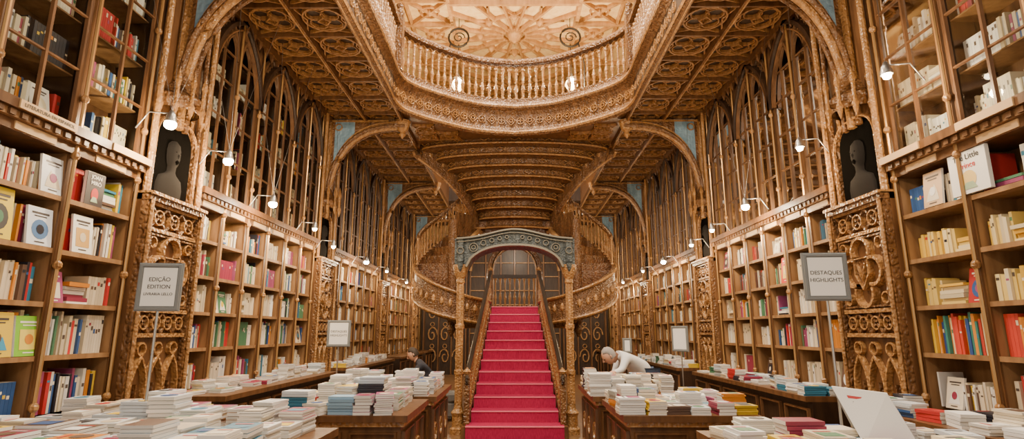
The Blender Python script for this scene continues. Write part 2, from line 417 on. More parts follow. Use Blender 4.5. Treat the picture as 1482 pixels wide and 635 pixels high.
    q=MB(); xw=3.388; zb=2.74
    rs=[]
    for z,ry,rx in ((zb,.20,.03),(zb+.10,.20,.05),(zb+.18,.17,.05),(zb+.22,.085,.04),(zb+.25,.055,.04),(zb+.30,.055,.045),(zb+.33,.070,.06),(zb+.39,.084,.07),(zb+.46,.086,.07),(zb+.52,.075,.06),(zb+.56,.03,.03)):
        rs.append([(s*(xw-rx*math.sin(PI*j/12)),m-ry*math.cos(PI*j/12),z) for j in range(13)])
    q.rings(rs,0,False)
    q.lathe([(0,.004),(.5,.016),(1,.006)],s*(xw-.068),m,zb+.38,.05,1,8,0)
    for e in (-1,1): q.lathe([(0,.004),(.5,.011),(1,.004)],s*(xw-.06),m+e*.03,zb+.435,.014,1,6,1)
    q.lathe([(0,.01),(.5,.03),(1,.02)],s*(xw-.05),m,zb+.32,.045,1,8,1)
    q.build('portrait_relief',[PORTR,PORTP],root,True)
for s in (-1,1):
    for a,c in PIERS: pier(s,a,c)

# ------------------------------------------------------------------ gallery
edge=[(-2.03,1.0)]+crom([(-2.03,6.0),(-2.03,7.9),(-2.03,8.75),(-1.86,9.16),(-1.40,9.6),(-.75,10.03),(0,10.2)],6)
full=edge+[(-x,y) for x,y in reversed(edge[:-1])]
def tracery_cell(b,u0,v0,c,M,m=0):
    cu,cv=u0+c/2,v0+c/2
    b.band(circ(cu,cv,c*.40,18),.035,0,.05,M,True,m)
    for k in range(4):
        a=PI/2*k+PI/4
        b.band(circ(cu+c*.2*math.cos(a),cv+c*.2*math.sin(a),c*.17,10),.022,0,.04,M,True,m)
        a=PI/2*k
        x1,y1=cu+c*.5*math.cos(a),cv+c*.5*math.sin(a)
        b.band([(x1-c*.5*math.sin(a),y1+c*.5*math.cos(a)),(cu+c*.33*math.cos(a),cv+c*.33*math.sin(a)),(x1+c*.5*math.sin(a),y1-c*.5*math.cos(a))],.028,0,.045,M,m=m)
    b.band([(cu-c*.12,cv),(cu,cv+c*.12),(cu+c*.12,cv),(cu,cv-c*.12)],.03,0,.07,M,True,m)
def gallery():
    root=empty('gallery')
    b=MB() # 0 dark 1 soff 2 mid 3 gold
    for s in (-1,1):
        b.box(s*2.05,s*3.8,0,YB,SOF+.08,FL2,0)
        M=lambda u,v,h,s=s:(s*u,v,SOF+.08-h)
        c=.655
        for i in range(2):
            for j in range(5,29): tracery_cell(b,2.06+i*c,j*c,c,M,1)
        for x in (2.06,2.06+c,2.06+2*c):
            b.band([(x,2),(x,YB)],.08,0,.11,M,m=2); b.band([(x,2),(x,YB)],.03,.1,.13,M,m=3)
        for j in range(5,30): b.band([(2.05,j*c),(3.4,j*c)],.045,0,.085,M,m=2)
        b.box(s*3.33,s*3.45,2,YB,SOF-.06,SOF+.06,2)
        for j in range(90): 
            y=3+j*.18; b.lathe([(0,.003),(.5,.03),(1,.04)],s*3.36,y,SOF-.17,.12,1,6,2)
        b.box(s*1.98,s*2.08,10.9,16,SOF-.02,FL2+.05,2)
    b.box(-2.05,2.05,16,YB,SOF+.06,FL2,0)
    for i in range(-3,3):
        for j in range(25,30): tracery_cell(b,i*.655,j*.655,.655,lambda u,v,h:(u,v,SOF+.06-h),1)
    poly=[p for p in full if p[1]>=7.9]
    for Z in (FL2,SOF+.05):
        for i in range(len(poly)-1):
            p,q=poly[i],poly[i+1]; b.face([(p[0],p[1],Z),(q[0],q[1],Z),(q[0],11.0,Z),(p[0],11.0,Z)],2)
    for e in (-1,1):
        for j,y in ((0,10.15),(1,9.75)):
            for i in range(2 if j==0 else 1): tracery_cell(b,e*1.72-.22-e*i*.42*1.0,y,.42,lambda u,v,h:(u,v,SOF+.05-h),1)
    b.face([(-2.05,11,SOF+.05),(2.05,11,SOF+.05),(2.05,11,FL2),(-2.05,11,FL2)],2)
    b.build('slab_and_soffit_tracery',[W_DARK,W_SOFF,W_MID,W_GOLD],root)
    b=MB(); path=[(x,y,0) for x,y in full]
    prof=[(.12,5.30),(.02,5.22),(-.03,5.25),(-.03,5.31),(-.0,5.34),(.03,5.40),(.03,5.66),(-.01,5.72),(-.07,5.76),(-.08,5.84),(-.05,5.9),(.12,5.9)]
    F=-1
    b.sweep(path,prof,0,F)
    b.sweep(path,[(-.032,5.245),(-.05,5.28),(-.032,5.315)],1,F); b.sweep(path,[(-.078,5.77),(-.095,5.80),(-.082,5.84)],1,F)
    pts=resample([(x,y,0) for x,y in full if y>5],.19)
    for i in range(1,len(pts)-1):
        p=Vector(pts[i]); d=(Vector(pts[i+1])-Vector(pts[i-1])).normalized(); nrm=Vector((d.y,-d.x,0))
        M=lambda u,v,h,p=p,d=d,n=nrm: tuple(Vector((p.x,p.y,0))+d*u+n*(h-.03)+Vector((0,0,v)))
        if i%2==0:
            b.band([(-.09,5.53),(0,5.62),(.09,5.53),(0,5.44)],.022,0,.025,M,True,1)
            b.band(circ(0,5.53,.035,8),.02,0,.035,M,True,1)
        else:
            b.band(circ(0,5.53,.07,10),.02,0,.025,M,True,1); b.band([(-.05,5.53),(.05,5.53)],.02,0,.03,M,m=1); b.band([(0,5.48),(0,5.58)],.02,0,.03,M,m=1)
    b.build('carved_fascia',[W_CARVE,W_GOLD],root)
    b=MB()
    path2=[(-2.03,4.0,0)]+[(x,y,0) for x,y in full if y>=6]+[(2.03,4.0,0)]
    b.sweep(path2,[(-.04,5.9),(-.04,5.97),(.10,5.97),(.10,5.9)],1,F)
    b.sweep(path2,[(-.05,6.72),(-.06,6.77),(-.03,6.83),(.08,6.83),(.11,6.77),(.10,6.72),(-.05,6.72)],1,F)
    pts=resample(path2,.135)
    for i in range(1,len(pts)-1):
        p=Vector(pts[i]); d=(Vector(pts[i+1])-Vector(pts[i-1])).normalized(); nrm=Vector((d.y,-d.x,0))
        q=p-nrm*.03
        b.lathe(BAL,q.x,q.y,5.97,.66,1,8,0)
        M=lambda u,v,h,p=q,d=d,n=nrm: tuple(Vector((p.x,p.y,0))+d*u+n*h+Vector((0,0,v)))
        b.band(garch(0,.135,6.6,.09,4),.02,-.02,.02,M,m=0)
    for x,y in ((-2.03,8.75),(2.03,8.75)):
        b.box(x-.08,x+.08,y-.08,y+.08,5.88,6.9,1); b.lathe([(0,.07),(.3,.09),(.5,.04),(.75,.07),(1,.0)],x,y,6.9,.3,1,10,1)
    b.build('balustrade',[W_GOLD,W_CARVE],root)
gallery()

# ------------------------------------------------------------------ staircase
def staircase():
    root=empty('grand_staircase')
    b=MB() # 0 carve 1 gold 2 mid 3 red 4 nosing 5 dark 6 handrail
    n=12; rise=1.95/n; run=.304; Y0=8.0
    def hw(y): return .645-.185*(y-Y0)/3.65
    for i in range(n):
        y=Y0+i*run; z=rise*(i+1); h0=hw(y)+(.04 if i==0 else .0)
        b.box(-h0-.06,h0+.06,y,y+run+.02,0 if i<2 else z-.5,z,2)
        b.box(-h0,h0,y-.014,y+run+.0,z-rise,z+.012,3)
        b.tube([(-h0,y-.012,z-.002),(h0,y-.012,z-.002)],.013,8,4)
        if i>0:
            for e in (-1,1): b.box(e*(h0+.01),e*(h0+.085),y,y+run,0,z+.06,0)
    b.box(-.62,.62,Y0+n*run,12.75,1.80,1.95,2); b.box(-.5,.5,Y0+n*run,12.7,1.95,1.962,3)
    for e in (-1,1):
        P=[]
        for k in range(0,25):
            t=k/24; y=8.14+t*3.48; z=.16+max(0,(y-Y0))*rise/run
            x=e*(hw(y)+.045)
            P.append((x,y,z))
        HR=.60
        b.sweep([(p[0],p[1],p[2]+HR) for p in P],[(-.03,0),(-.035,.035),(-.018,.055),(.018,.055),(.035,.035),(.03,0),(-.03,0)],6)
        b.sweep(P,[(-.035,-.05),(-.035,.03),(.035,.03),(.035,-.05)],0)
        for q in resample(P,.12): b.lathe(BAL,q[0],q[1],q[2]+.02,.58,.75,8,1)
        for q in (P[0],P[-1]):
            zl=0 if q is P[0] else 1.8
            b.box(q[0]-.04,q[0]+.04,q[1]-.04,q[1]+.04,zl,q[2]+HR+.03,0)
            b.lathe([(0,.045),(.3,.06),(1,.0)],q[0],q[1],q[2]+HR+.03,.09,1,10,1)
        x,y,z=P[0]; b.tube([(x-e*.0,y-(.09-.006*k)*math.sin(k*.5),z+HR+.0+(.09-.006*k)*(math.cos(k*.5)-1)) for k in range(13)],.024,8,6)
    for k in range(9): b.lathe(BAL,-.44+.11*k,12.65,2.0,.68,.85,8,1)
    b.box(-.5,.5,12.61,12.69,1.95,2.02,0); b.box(-.5,.5,12.60,12.70,2.66,2.74,5)
    A=lambda u,v,h:(u,12.78-h,v)
    b.band([(-.58,1.9)]+[(.58*-math.cos(PI*i/14),2.85+.62*math.sin(PI*i/14)) for i in range(15)]+[(.58,1.9)],.14,0,.12,A,m=0)
    b.band([(-.50,1.9)]+[(.50*-math.cos(PI*i/14),2.85+.54*math.sin(PI*i/14)) for i in range(15)]+[(.50,1.9)],.04,0,.16,A,m=1)
    # curled flights
    for e in (-1,1):
        C=Vector((e*1.28,11.25,0)); ns=17; a_start=math.radians(15); a_tot=math.radians(-318)
        def pt(r,t,z):
            a=a_start+a_tot*t; return (C.x+(-e)*r*math.cos(a),C.y+r*math.sin(a),z)
        z0,z1=1.92,3.93
        def zf(t): return z0+(z1-z0)*max(0,t)**2.3
        for i in range(ns):
            t0=i/ns-.012; t1=(i+1)/ns; zt=zf((i+1)/ns)+.02; zb=zf(i/ns)-.38+.16*(i/ns)
            rad=.70
            outer=[pt(rad,t0+(t1-t0)*k/4,0)[:2] for k in range(5)]; inner=[pt(.10,t0+(t1-t0)*k/4,0)[:2] for k in range(5)]
            for k in range(4):
                o0,o1,i0,i1=outer[k],outer[k+1],inner[k],inner[k+1]
                b.face([(*o0,zb),(*o1,zb),(*i1,zb),(*i0,zb)],0)
                b.face([(*o0,zt),(*o1,zt),(*i1,zt),(*i0,zt)],3)
                b.face([(*o0,zb),(*o1,zb),(*o1,zt),(*o0,zt)],0); b.face([(*i0,zb),(*i1,zb),(*i1,zt),(*i0,zt)],0)
            for (o,ii) in ((outer[0],inner[0]),(outer[-1],inner[-1])): b.face([(*o,zb),(*ii,zb),(*ii,zt),(*o,zt)],0)
            b.tube([(*outer[0],zb),(*inner[0],zb)],.02,6,1)
            b.tube([(*p,zb+.01) for p in outer],.022,6,1); b.tube([(*p,zt-.01) for p in outer],.018,6,1)
            f=[pt(.24,t0+(t1-t0)*.3,zb-.006),pt(.6,t0+(t1-t0)*.2,zb-.006),pt(.6,t0+(t1-t0)*.8,zb-.006),pt(.24,t0+(t1-t0)*.7,zb-.006)]
            for k in range(4): b.tube([f[k],f[(k+1)%4]],.009,4,1)
        b.lathe([(0,.02),(.06,.09),(.1,.06),(.15,.10),(1,.10)],C.x,C.y,1.35,2.4,1,14,0)
        S=[pt(.72,t,zf(t)) for t in [k/60 for k in range(0,61)]]
        R=[]
        G=lambda k:min(1,max(0,(k-14)/14))
        for k,p in enumerate(S):
            dn=-.13; up=.12*G(k)
            R.append([(C.x+(p[0]-C.x)*f,C.y+(p[1]-C.y)*f,p[2]+dz+(dn if dz<0 else up)) for f,dz in ((.95,-.22),(1.03,-.27),(1.10,-.22),(1.06,-.14),(1.06,.06),(1.10,.10),(1.08,.15),(.98,.15),(.95,-.22))])
        b.rings(R,0,False,True)
        b.tube([(C.x+(p[0]-C.x)*1.09,C.y+(p[1]-C.y)*1.09,p[2]-.34) for k,p in enumerate(S)],.030,6,1)
        b.tube([(C.x+(p[0]-C.x)*1.09,C.y+(p[1]-C.y)*1.09,p[2]+.12+.12*G(k)) for k,p in enumerate(S)],.028,6,1)
        for j,p in enumerate(resample(S,.16)):
            x,y,z=C.x+(p[0]-C.x)*1.065,C.y+(p[1]-C.y)*1.065,p[2]-.08
            b.lathe([(0,.01),(.3,.045),(.7,.045),(1,.01)],x,y,z-.08,.16,.9,6,1)
        S2=[p for k,p in enumerate(S) if k>=36]
        for p in resample(S2,.115): b.lathe(BAL,p[0],p[1],p[2]+.26,.56,.85,8,1)
        b.tube([(p[0],p[1],p[2]+.84) for p in S2],.045,8,0)
    b.box(-1.3,1.3,12.1,12.9,3.74,3.94,0)
    for z in (3.74,3.93): b.tube([(-1.3,12.1,z),(1.3,12.1,z)],.022,6,1)
    ns=8; edges=[]
    for i in range(ns+1):
        t=i/ns; zt=3.95+(5.42-3.95)*t; zb=zt-.24; yc=11.95-(11.95-10.55)*t; h=.80+1.15*(t**2.1); bul=.30+.1*t
        fr=[(h*math.sin(PI/2*k/10),yc+bul*(1-math.cos(PI/2*k/10))*1.2) for k in range(-10,11)]
        rs=[]
        for (o,z) in ((.10,zb),(.0,zb+.02),(-.025,zb+.05),(.01,zb+.08),(.01,zt-.06),(-.03,zt-.03),(-.03,zt),(.05,zt+.01)):
            rs.append([(x*(1-o*.25),y+o,z) for x,y in fr])
        b.rings(rs,0,False)
        for zz,rr in ((zb+.03,.018),(zt-.02,.016)): b.tube([(x,y-.015,zz) for x,y in fr],rr,6,1)
        yb=yc+.65
        for k in range(20):
            p,q=fr[k],fr[k+1]; b.face([(p[0],p[1]+.05,zb),(q[0],q[1]+.05,zb),(q[0],max(yb,q[1]+.06),zb),(p[0],max(yb,p[1]+.06),zb)],0)
            b.face([(p[0],p[1],zt),(q[0],q[1],zt),(q[0],max(yb,q[1]+.06),zt),(p[0],max(yb,p[1]+.06),zt)],2)
        m=max(5,int(h*5)); 
        for k in range(m):
            tt=-1+2*(k+.5)/m; sl=PI/2*tt*.92; x=h*math.sin(sl); y=yc+bul*1.2*(1-math.cos(sl))-.01
            M=lambda u,v,hh,x=x,y=y,sl=sl:(x+u*math.cos(sl*.5),y+u*math.sin(sl*.5)*.6-hh,v)
            w_=.07
            b.band([(-w_*1.2,zb+.12),(0,zb+.17),(w_*1.2,zb+.12),(0,zb+.07)],.016,0,.02,M,True,1)
            b.band([(w_*1.2,zb+.12),(w_*1.9,zb+.15)],.014,0,.02,M,m=1); b.band([(w_*1.2,zb+.12),(w_*1.9,zb+.09)],.014,0,.02,M,m=1)
        edges.append((h,yc+bul*1.2,zt))
    for e in (-1,1):
        P=crom([(e*h*1.02,y,z) for h,y,z in edges],4)
        P=[(e*.72,12.3,3.8)]+P+[(e*2.03,10.95,5.5)]
        b.rings([[(x-e*.05,y,z-.42),(x+e*.05,y-.04,z-.44),(x+e*.10,y-.05,z-.36),(x+e*.05,y-.02,z-.3),(x+e*.05,y,z+.08),(x+e*.10,y,z+.14),(x-e*.03,y,z+.18),(x-e*.05,y,z-.42)] for x,y,z in P],0,False)
        b.tube([(x+e*.09,y-.06,z-.37) for x,y,z in P],.028,6,1); b.tube([(x+e*.09,y-.05,z+.13) for x,y,z in P],.026,6,1)
        for p in resample(P,.17): b.lathe([(0,.01),(.3,.05),(.7,.05),(1,.01)],p[0]+e*.05,p[1]-.03,p[2]-.20,.14,.8,6,1)
        for q in resample(P,.14)[:-2]: b.lathe(BAL,q[0],q[1],q[2]+.18,.62,.85,8,1)
        b.tube([(x,y,z+.84) for x,y,z in P],.04,8,1)
    b.build('stairs_carved_wood',[W_CARVE,W_GOLD,W_MID,RED,REDN,W_DARK,HANDR],root)
    # portal on two columns
    b=MB(); yp=8.42; cx=.83
    for e in (-1,1):
        x=e*cx
        b.lathe([(0,.12),(.03,.12),(.04,.09),(.10,.09),(.12,.11),(.14,.07),(.16,.06),(.33,.055),(.34,.072),(.36,.072),(.37,.055),(.60,.052),(.61,.07),(.63,.07),(.64,.052),(.88,.05),(.89,.07),(.91,.06),(.95,.10),(.98,.12),(1,.12)],x,yp,0,2.46,1,16,1)
        for k in range(4):
            a=PI/2*k+PI/4; b.tube([(x+.058*math.cos(a),yp+.058*math.sin(a),.42),(x+.058*math.cos(a),yp+.058*math.sin(a),2.18)],.013,6,1)
        b.box(x-.09,x+.09,yp-.09,yp+.5,2.46,2.86,0)
        b.lathe([(0,.01),(.5,.045),(1,.055)],x,yp-.09,2.34,.14,1,8,0)
    arch=[(-.74+1.48*k/24, 2.42+.34*(1-abs(-1+2*k/24)**2.4)**.6) for k in range(25)]
    topz=lambda x: 2.87+.15*math.exp(-(x/.5)**2)
    XT=[-.89+1.78*k/30 for k in range(31)]
    for yy in (yp-.09,yp+.45):
        for k in range(24):
            p,q=arch[k],arch[k+1]
            b.face([(p[0],yy,p[1]),(q[0],yy,q[1]),(q[0],yy,topz(q[0])),(p[0],yy,topz(p[0]))],0)
    b.rings([[(x,yp-.09,z),(x,yp+.45,z)] for x,z in arch],0,False)
    b.rings([[(x,yp-.12,topz(x)),(x,yp+.48,topz(x))] for x in XT],0,False)
    Q=lambda u,v,h:(u,yp-.09-h,v)
    b.band(arch,.05,0,.05,Q,m=2)
    b.band([(x,topz(x)-.02) for x in XT],.04,0,.06,Q,m=2); b.band([(x,topz(x)-.07) for x in XT],.018,0,.04,Q,m=2)
    for e in (-1,1):
        for xc,zc,r in ((.63,2.72,.065),(.63,2.72,.03),(.48,2.79,.04),(.35,2.83,.032),(.23,2.86,.028),(.12,2.88,.025)):
            b.band(circ(e*xc,zc,r,10),.015,0,.03,Q,True,2)
        b.band([(e*.83,2.5),(e*.83,2.84)],.12,0,.03,Q,m=0); b.band(circ(e*.83,2.67,.05,10),.015,.03,.05,Q,True,2)
        b.band([(e*.72,2.5),(e*.62,2.6),(e*.45,2.69),(e*.2,2.75)],.02,0,.03,Q,m=2)
        b.tube([(e*.84,yp+.5,2.80),(e*.80,12.0,3.65)],.06,8,1)
    b.build('portal',[BLUEG,W_GOLD,GREYGOLD],root)
staircase()

# ------------------------------------------------------------------ back wall joinery
def back_wall():
    root=empty('carved_screen'); b=MB()
    M=lambda u,v,h:(u,YB-.35-h,v)
    for e in (-1,1):
        b.box(e*1.7,e*3.3,YB-.35,YB-.05,0,4.6,2)
        for zc in (.6,1.35,2.1,2.85,3.6):
            for xc in (2.0,2.45,2.9):
                k=1 if int(zc*10)%2 else -1
                sp=[(e*xc+k*(.19-.011*i)*math.cos(i*.6),zc+(.3-.017*i)*math.sin(i*.6)) for i in range(15)]
                b.band(sp,.05,0,.06,M,m=1); b.band(circ(e*xc,zc+.36,.07,10),.03,0,.05,M,True,1)
        for x in (1.72,2.22,2.68,3.2): b.band([(e*x,0),(e*x,4.5)],.07,0,.08,M,m=0)
    b.box(-1.7,1.7,YB-.2,YB-.05,0,5.2,2)
    D=lambda u,v,h:(u,YB-.2-h,v)
    for x in (-1.6,-1.05,-.5,0,.5,1.05,1.6): b.band([(x,0),(x,4.6)],.07,0,.06,D,m=0)
    for z in (.1,.9,1.4,1.9,2.4,2.9,3.4,3.9,4.4): b.band([(-1.6,z),(1.6,z)],.04,0,.05,D,m=1)
    b.band(garch(-1.6,1.6,3.6,1.3,12),.12,0,.1,D,m=1)
    b.build('screen_tracery',[W_MID,W_GOLD,W_DARK,W_SHELF],root)
back_wall()

# ------------------------------------------------------------------ tables with books
PG=(.76,.73,.67)
TOPS=[(.80,.79,.76)]*5+[(.62,.66,.70)]*4+CREAMS+BRIGHT+[(.25,.40,.54),(.50,.58,.64),(.40,.42,.40),(.60,.50,.36)]
def stack(b,x,y,z,n,w,l,t,a,c,var=.03):
    for i in range(n):
        if random.random()<.12: c=random.choice(TOPS)
        b.rbox(x+random.uniform(-.008,.008),y+random.uniform(-.008,.008),z+i*t,l,w,t*.88,a+random.uniform(-var,var),0,jit(c),jit(PG))
    zt=z+n*t*1.0-t*.12+.001
    ca,sa=math.cos(a),math.sin(a)
    def poly(pts,cc,k=0):
        P=[]
        for u,v in pts:
            dx,dy=(u-.5)*w,(v-.5)*l; P.append((x+dx*ca-dy*sa,y+dx*sa+dy*ca,zt+.0012+k*.001))
        b.face(P,0,cc)
    if random.random()<.9:
        dk=(.1,.1,.12) if sum(c)>1 else (.75,.7,.6)
        poly([(.2,.72),(.8,.72),(.8,.80),(.2,.80)],random.choice([dk,(.55,.05,.04)]))
        cc=random.choice(BRIGHT+CREAMS+[(.5,.55,.6)])
        if random.random()<.5: poly([(.14,.14),(.86,.14),(.86,.62),(.14,.62)],cc)
        else: poly([(.5+.32*math.cos(q),.38+.24*math.sin(q)) for q in [2*PI*i/12 for i in range(12)]],cc)
def book_field(b,x0,x1,y0,y1,z,nmin,nmax,skip=.05):
    y=y0+.12
    while y<y1-.08:
        x=x0+.09
        while x<x1-.07:
            if random.random()>skip:
                w=random.uniform(.13,.165); l=w*1.42
                t=random.uniform(.011,.026); H=random.uniform(nmin,nmax)*.017*(1.35 if random.random()<.15 else 1)
                stack(b,x+random.uniform(-.012,.012),y+random.uniform(-.012,.012),z,max(1,int(H/t)),w,l,t,random.choice([0,0,0,PI/2,.15,-.2])+random.uniform(-.08,.08),random.choice(TOPS))
            x+=random.uniform(.165,.19)
        y+=.24
def table(x0,x1,y0,y1,nmin=4,nmax=9,H=.8):
    root=empty('display_table'); b=MB()
    b.box(x0,x1,y0,y1,H-.05,H,1); b.box(x0+.03,x1-.03,y0+.03,y1-.03,H-.09,H-.05,2)
    b.box(x0+.06,x1-.06,y0+.06,y1-.06,.12,H-.09,0); b.box(x0+.03,x1-.03,y0+.03,y1-.03,0,.12,1)
    F=lambda u,v,h:(u,y0+.06-h,v)
    n=max(2,round((x1-x0)/.45)); w=(x1-x0-.12)/n
    for i in range(n):
        u=x0+.06+i*w; b.band([(u+.04,.18),(u+w-.04,.18),(u+w-.04,H-.14),(u+.04,H-.14)],.035,0,.03,F,True,1)
        b.band(circ(u+w/2,H-.27,.07,12),.02,0,.025,F,True,2); b.band([(u+.1,.25),(u+w/2,.4),(u+w-.1,.25)],.025,0,.025,F,m=2)
    for xs,sg in ((x0+.06,1),(x1-.06,-1)):
        G=lambda u,v,h,xs=xs,sg=sg:(xs-sg*h,u,v)
        m=max(2,round((y1-y0)/.45)); w=(y1-y0-.12)/m
        for i in range(m):
            u=y0+.06+i*w; b.band([(u+.04,.18),(u+w-.04,.18),(u+w-.04,H-.14),(u+.04,H-.14)],.035,0,.03,G,True,1)
            b.band(circ(u+w/2,.42,.09,12),.02,0,.025,G,True,2)
    b.build('table_body',[W_MID,W_MID,W_GOLD],root)
    k=MB(); book_field(k,x0,x1,y0,y1,H+.001,nmin,nmax); k.build('book_stacks',[BOOK],root,col=True)
table(-2.6,-1.22,2.75,4.0,6,12)
table(-1.85,-.85,4.55,5.65,5,14)
table(-1.75,-.80,5.85,7.2,5,13)
table(1.22,2.55,2.75,3.9,3,8)
table(.86,1.95,4.55,5.65,3,10)
table(.80,1.8,5.85,7.2,5,13)
for s in (-1,1):
    k=MB()
    for a,c in BAYS[:3]:
        book_field(k,min(s*2.88,s*3.36),max(s*2.88,s*3.36),a,c,.832,2,9,.10)
    k.build('counter_book_stacks',[BOOK],None,col=True)

# ------------------------------------------------------------------ signs
def sign(x,y,zc,w,h,lines,yaw,size,base_z=.8):
    root=empty('display_sign'); root.location=(x,y,0); root.rotation_euler=(0,0,yaw)
    b=MB(); b.box(-w/2,w/2,-.008,.008,zc-h/2,zc+h/2,0); b.box(-w/2+.032,w/2-.032,-.0105,-.008,zc-h/2+.032,zc+h/2-.032,1)
    M=lambda u,v,hh:(u,-.008-hh,v)
    b.band([(-w/2+.016,zc-h/2+.016),(w/2-.016,zc-h/2+.016),(w/2-.016,zc+h/2-.016),(-w/2+.016,zc+h/2-.016)],.034,0,.008,M,True,0)
    b.tube([(0,.012,base_z),(0,.012,zc)],.009,8,2); b.lathe([(0,.09),(.7,.085),(1,.02)],0,.012,base_z,.02,1,20,2)
    b.build('sign_board',[FRAMEG,PAPER,METAL],root)
    z=zc+size*1.3*(len(lines)-1)/2
    for t,sz in lines:
        text(t,size*sz,INK,(0,-.0115,z),(PI/2,0,0),root); z-=size*1.3
sign(-2.30,3.55,1.735,.27,.31,[('EDIÇÃO',1),('EDITION',1),('LIVRARIA LELLO',.68)],.12,.036)
sign(2.01,3.55,1.80,.28,.31,[('DESTAQUES',1),('HIGHLIGHTS',1)],-.08,.036)
sign(-2.30,7.3,1.43,.30,.34,[('DESTAQUES',1),('HIGHLIGHTS',1)],.1,.038,.0)
sign(2.24,7.6,1.36,.3,.34,[],-1.1,.04,.0)
sign(1.68,8.4,1.25,.14,.22,[],0,.03,.0)
lab=empty('shelf_label')
b=MB()
for s,y,t in ((-1,3.62,'LITERATURA EN ESPAÑOL'),(1,3.62,''),(-1,4.48,''),(1,4.48,'')):
    b.box(s*3.268,s*3.28,y-.24,y+.24,CT+.105,C0-.005,0)
    if t: text(t,.036,INK,(s*3.266,y,CT+.135),(PI/2,0,-s*PI/2) ,lab)
b.build('label_plate',[LABEL],lab)

def feature_book(s,y0,y1,z0,z1,c,lines,art=None,x=3.395):
    root=empty('featured_book'); b=MB()
    cover(b,s,x,y0,y1,z0,z1,c,.03,art) if not lines else None
    if lines:
        t=.03; b.box(s*x,s*(x+t),y0,y1,z0,z1,0,c); b.box(s*(x+.004),s*(x+t-.004),y0-.001,y1+.001,z0+.004,z1+.003,0,PG)
        def poly(pts,cc,k=1): b.face([(s*(x-.0015*k),y0+(y1-y0)*u,z0+(z1-z0)*v) for u,v in pts],0,cc)
        poly([(.5+.2*math.cos(a),.34+.2*math.sin(a)) for a in [2*PI*i/14 for i in range(14)]],art or (.75,.55,.2))
        poly([(.3,.1),(.7,.1),(.6,.26),(.4,.26)],(.35,.45,.3),2)
    b.build('book_body',[BOOK],root,col=True)
    z=z1-(z1-z0)*.14
    for tx,sz,m in lines:
        text(tx,sz,m,(s*(x-.003),(y0+y1)/2,z),(PI/2,0,-s*PI/2),root); z-=sz*1.1
feature_book(1,3.76,4.10,2.455,2.775,(.82,.80,.74),[('The Little',.06,INK),('Prince',.06,INKR)],x=3.37)
feature_book(1,4.24,4.44,2.45,2.74,(.62,.42,.25),[])
feature_book(-1,3.78,3.98,2.445,2.72,(.74,.76,.76),[])
feature_book(-1,4.18,4.37,2.445,2.71,(.06,.05,.05),[('JOAN',.045,PAPER),('MIRÓ',.045,PAPER)],(.5,.04,.03))
feature_book(-1,3.42,3.62,2.055,2.40,(.74,.56,.03),[],(.05,.05,.05))
feature_book(-1,3.74,3.95,2.055,2.33,(.72,.74,.78),[],(.10,.2,.4))
feature_book(-1,4.14,4.34,2.055,2.35,(.80,.78,.70),[],(.6,.35,.1))
feature_book(-1,3.80,4.02,1.285,1.56,(.22,.52,.03),[],(.75,.6,.1))
feature_book(-1,3.54,3.78,1.285,1.58,(.72,.50,.04),[],(.05,.3,.5))
feature_book(1,6.75,7.0,2.055,2.38,(.58,.03,.02),[],(.7,.5,.1))
def book_stand():
    root=empty('standing_open_book'); b=MB()
    z0,z1=.86,1.12
    P=[(1.92,3.2,z0-.02),(2.14,3.05,z0-.04),(2.04,3.14,z1),(1.84,3.32,z1+.02)]
    b.face(P,0,(.80,.79,.76)); Q=[(p[0]+.02,p[1]+.03,p[2]) for p in P]; b.face(Q,0,(.8,.8,.78))
    for i in range(4): b.face([P[i],P[(i+1)%4],Q[(i+1)%4],Q[i]],0,PG)
    R=[(1.97,3.30,z0-.06),(2.20,3.14,z0-.06),(2.06,3.18,z1-.01),(1.86,3.35,z1)]
    b.face(R,0,(.3,.3,.3))
    f=lambda a,c2:tuple(P[0][i]*(1-a)*(1-c2)+P[1][i]*a*(1-c2)+P[2][i]*a*c2+P[3][i]*(1-a)*c2-(.003 if i==1 else 0) for i in range(3))
    for a0,a1,c0,c1,cc in ((.2,.8,.82,.87,(.5,.05,.05)),(.25,.75,.74,.77,(.2,.2,.2)),(.3,.7,.3,.62,(.45,.55,.65))):
        b.face([f(a0,c0),f(a1,c0),f(a1,c1),f(a0,c1)],0,cc)
    b.build('leaning_cover',[BOOK],root,col=True)
book_stand()

# ------------------------------------------------------------------ spotlights, lanterns
def spot(x,y,z,e,big=False):
    s=1 if x>0 else -1
    root=empty('spotlight'); b=MB()
    b.tube([(s*3.3,y,z-.05),(s*3.2,y,z+.10),(x,y,z+.08)],.006,6,0)
    b.lathe([(0,.046),(.15,.048),(.6,.036),(1,.012)],x,y,z,.11,1,12,0)
    r=.050 if big else .032
    b.lathe([(0,.0),(.08,.5),(.25,.85),(.5,1),(.75,.95),(1,.6)],x,y,z-r*1.3,r*1.6,r,16,1 if big else 2)
    b.tube([(x,y,z+.1),(x+s*.1,y+.1,SOF)],.0025,4,0)
    if big: b.tube([(x,y,z+.1),(x+s*.25,y-.5,SOF)],.002,4,0); b.tube([(x,y,z+.1),(x-s*.15,y+.6,SOF)],.002,4,0)
    b.build('lamp_head',[METAL,BULB,BULBS],root,True)
    L=bpy.data.lights.new('spot_bulb','POINT'); L.energy=e*1.6; L.color=(1,.74,.44); L.shadow_soft_size=.04
    o=bpy.data.objects.new('spot_bulb',L); coll.objects.link(o); o.location=(x-s*.03,y,z-.16); o.parent=root
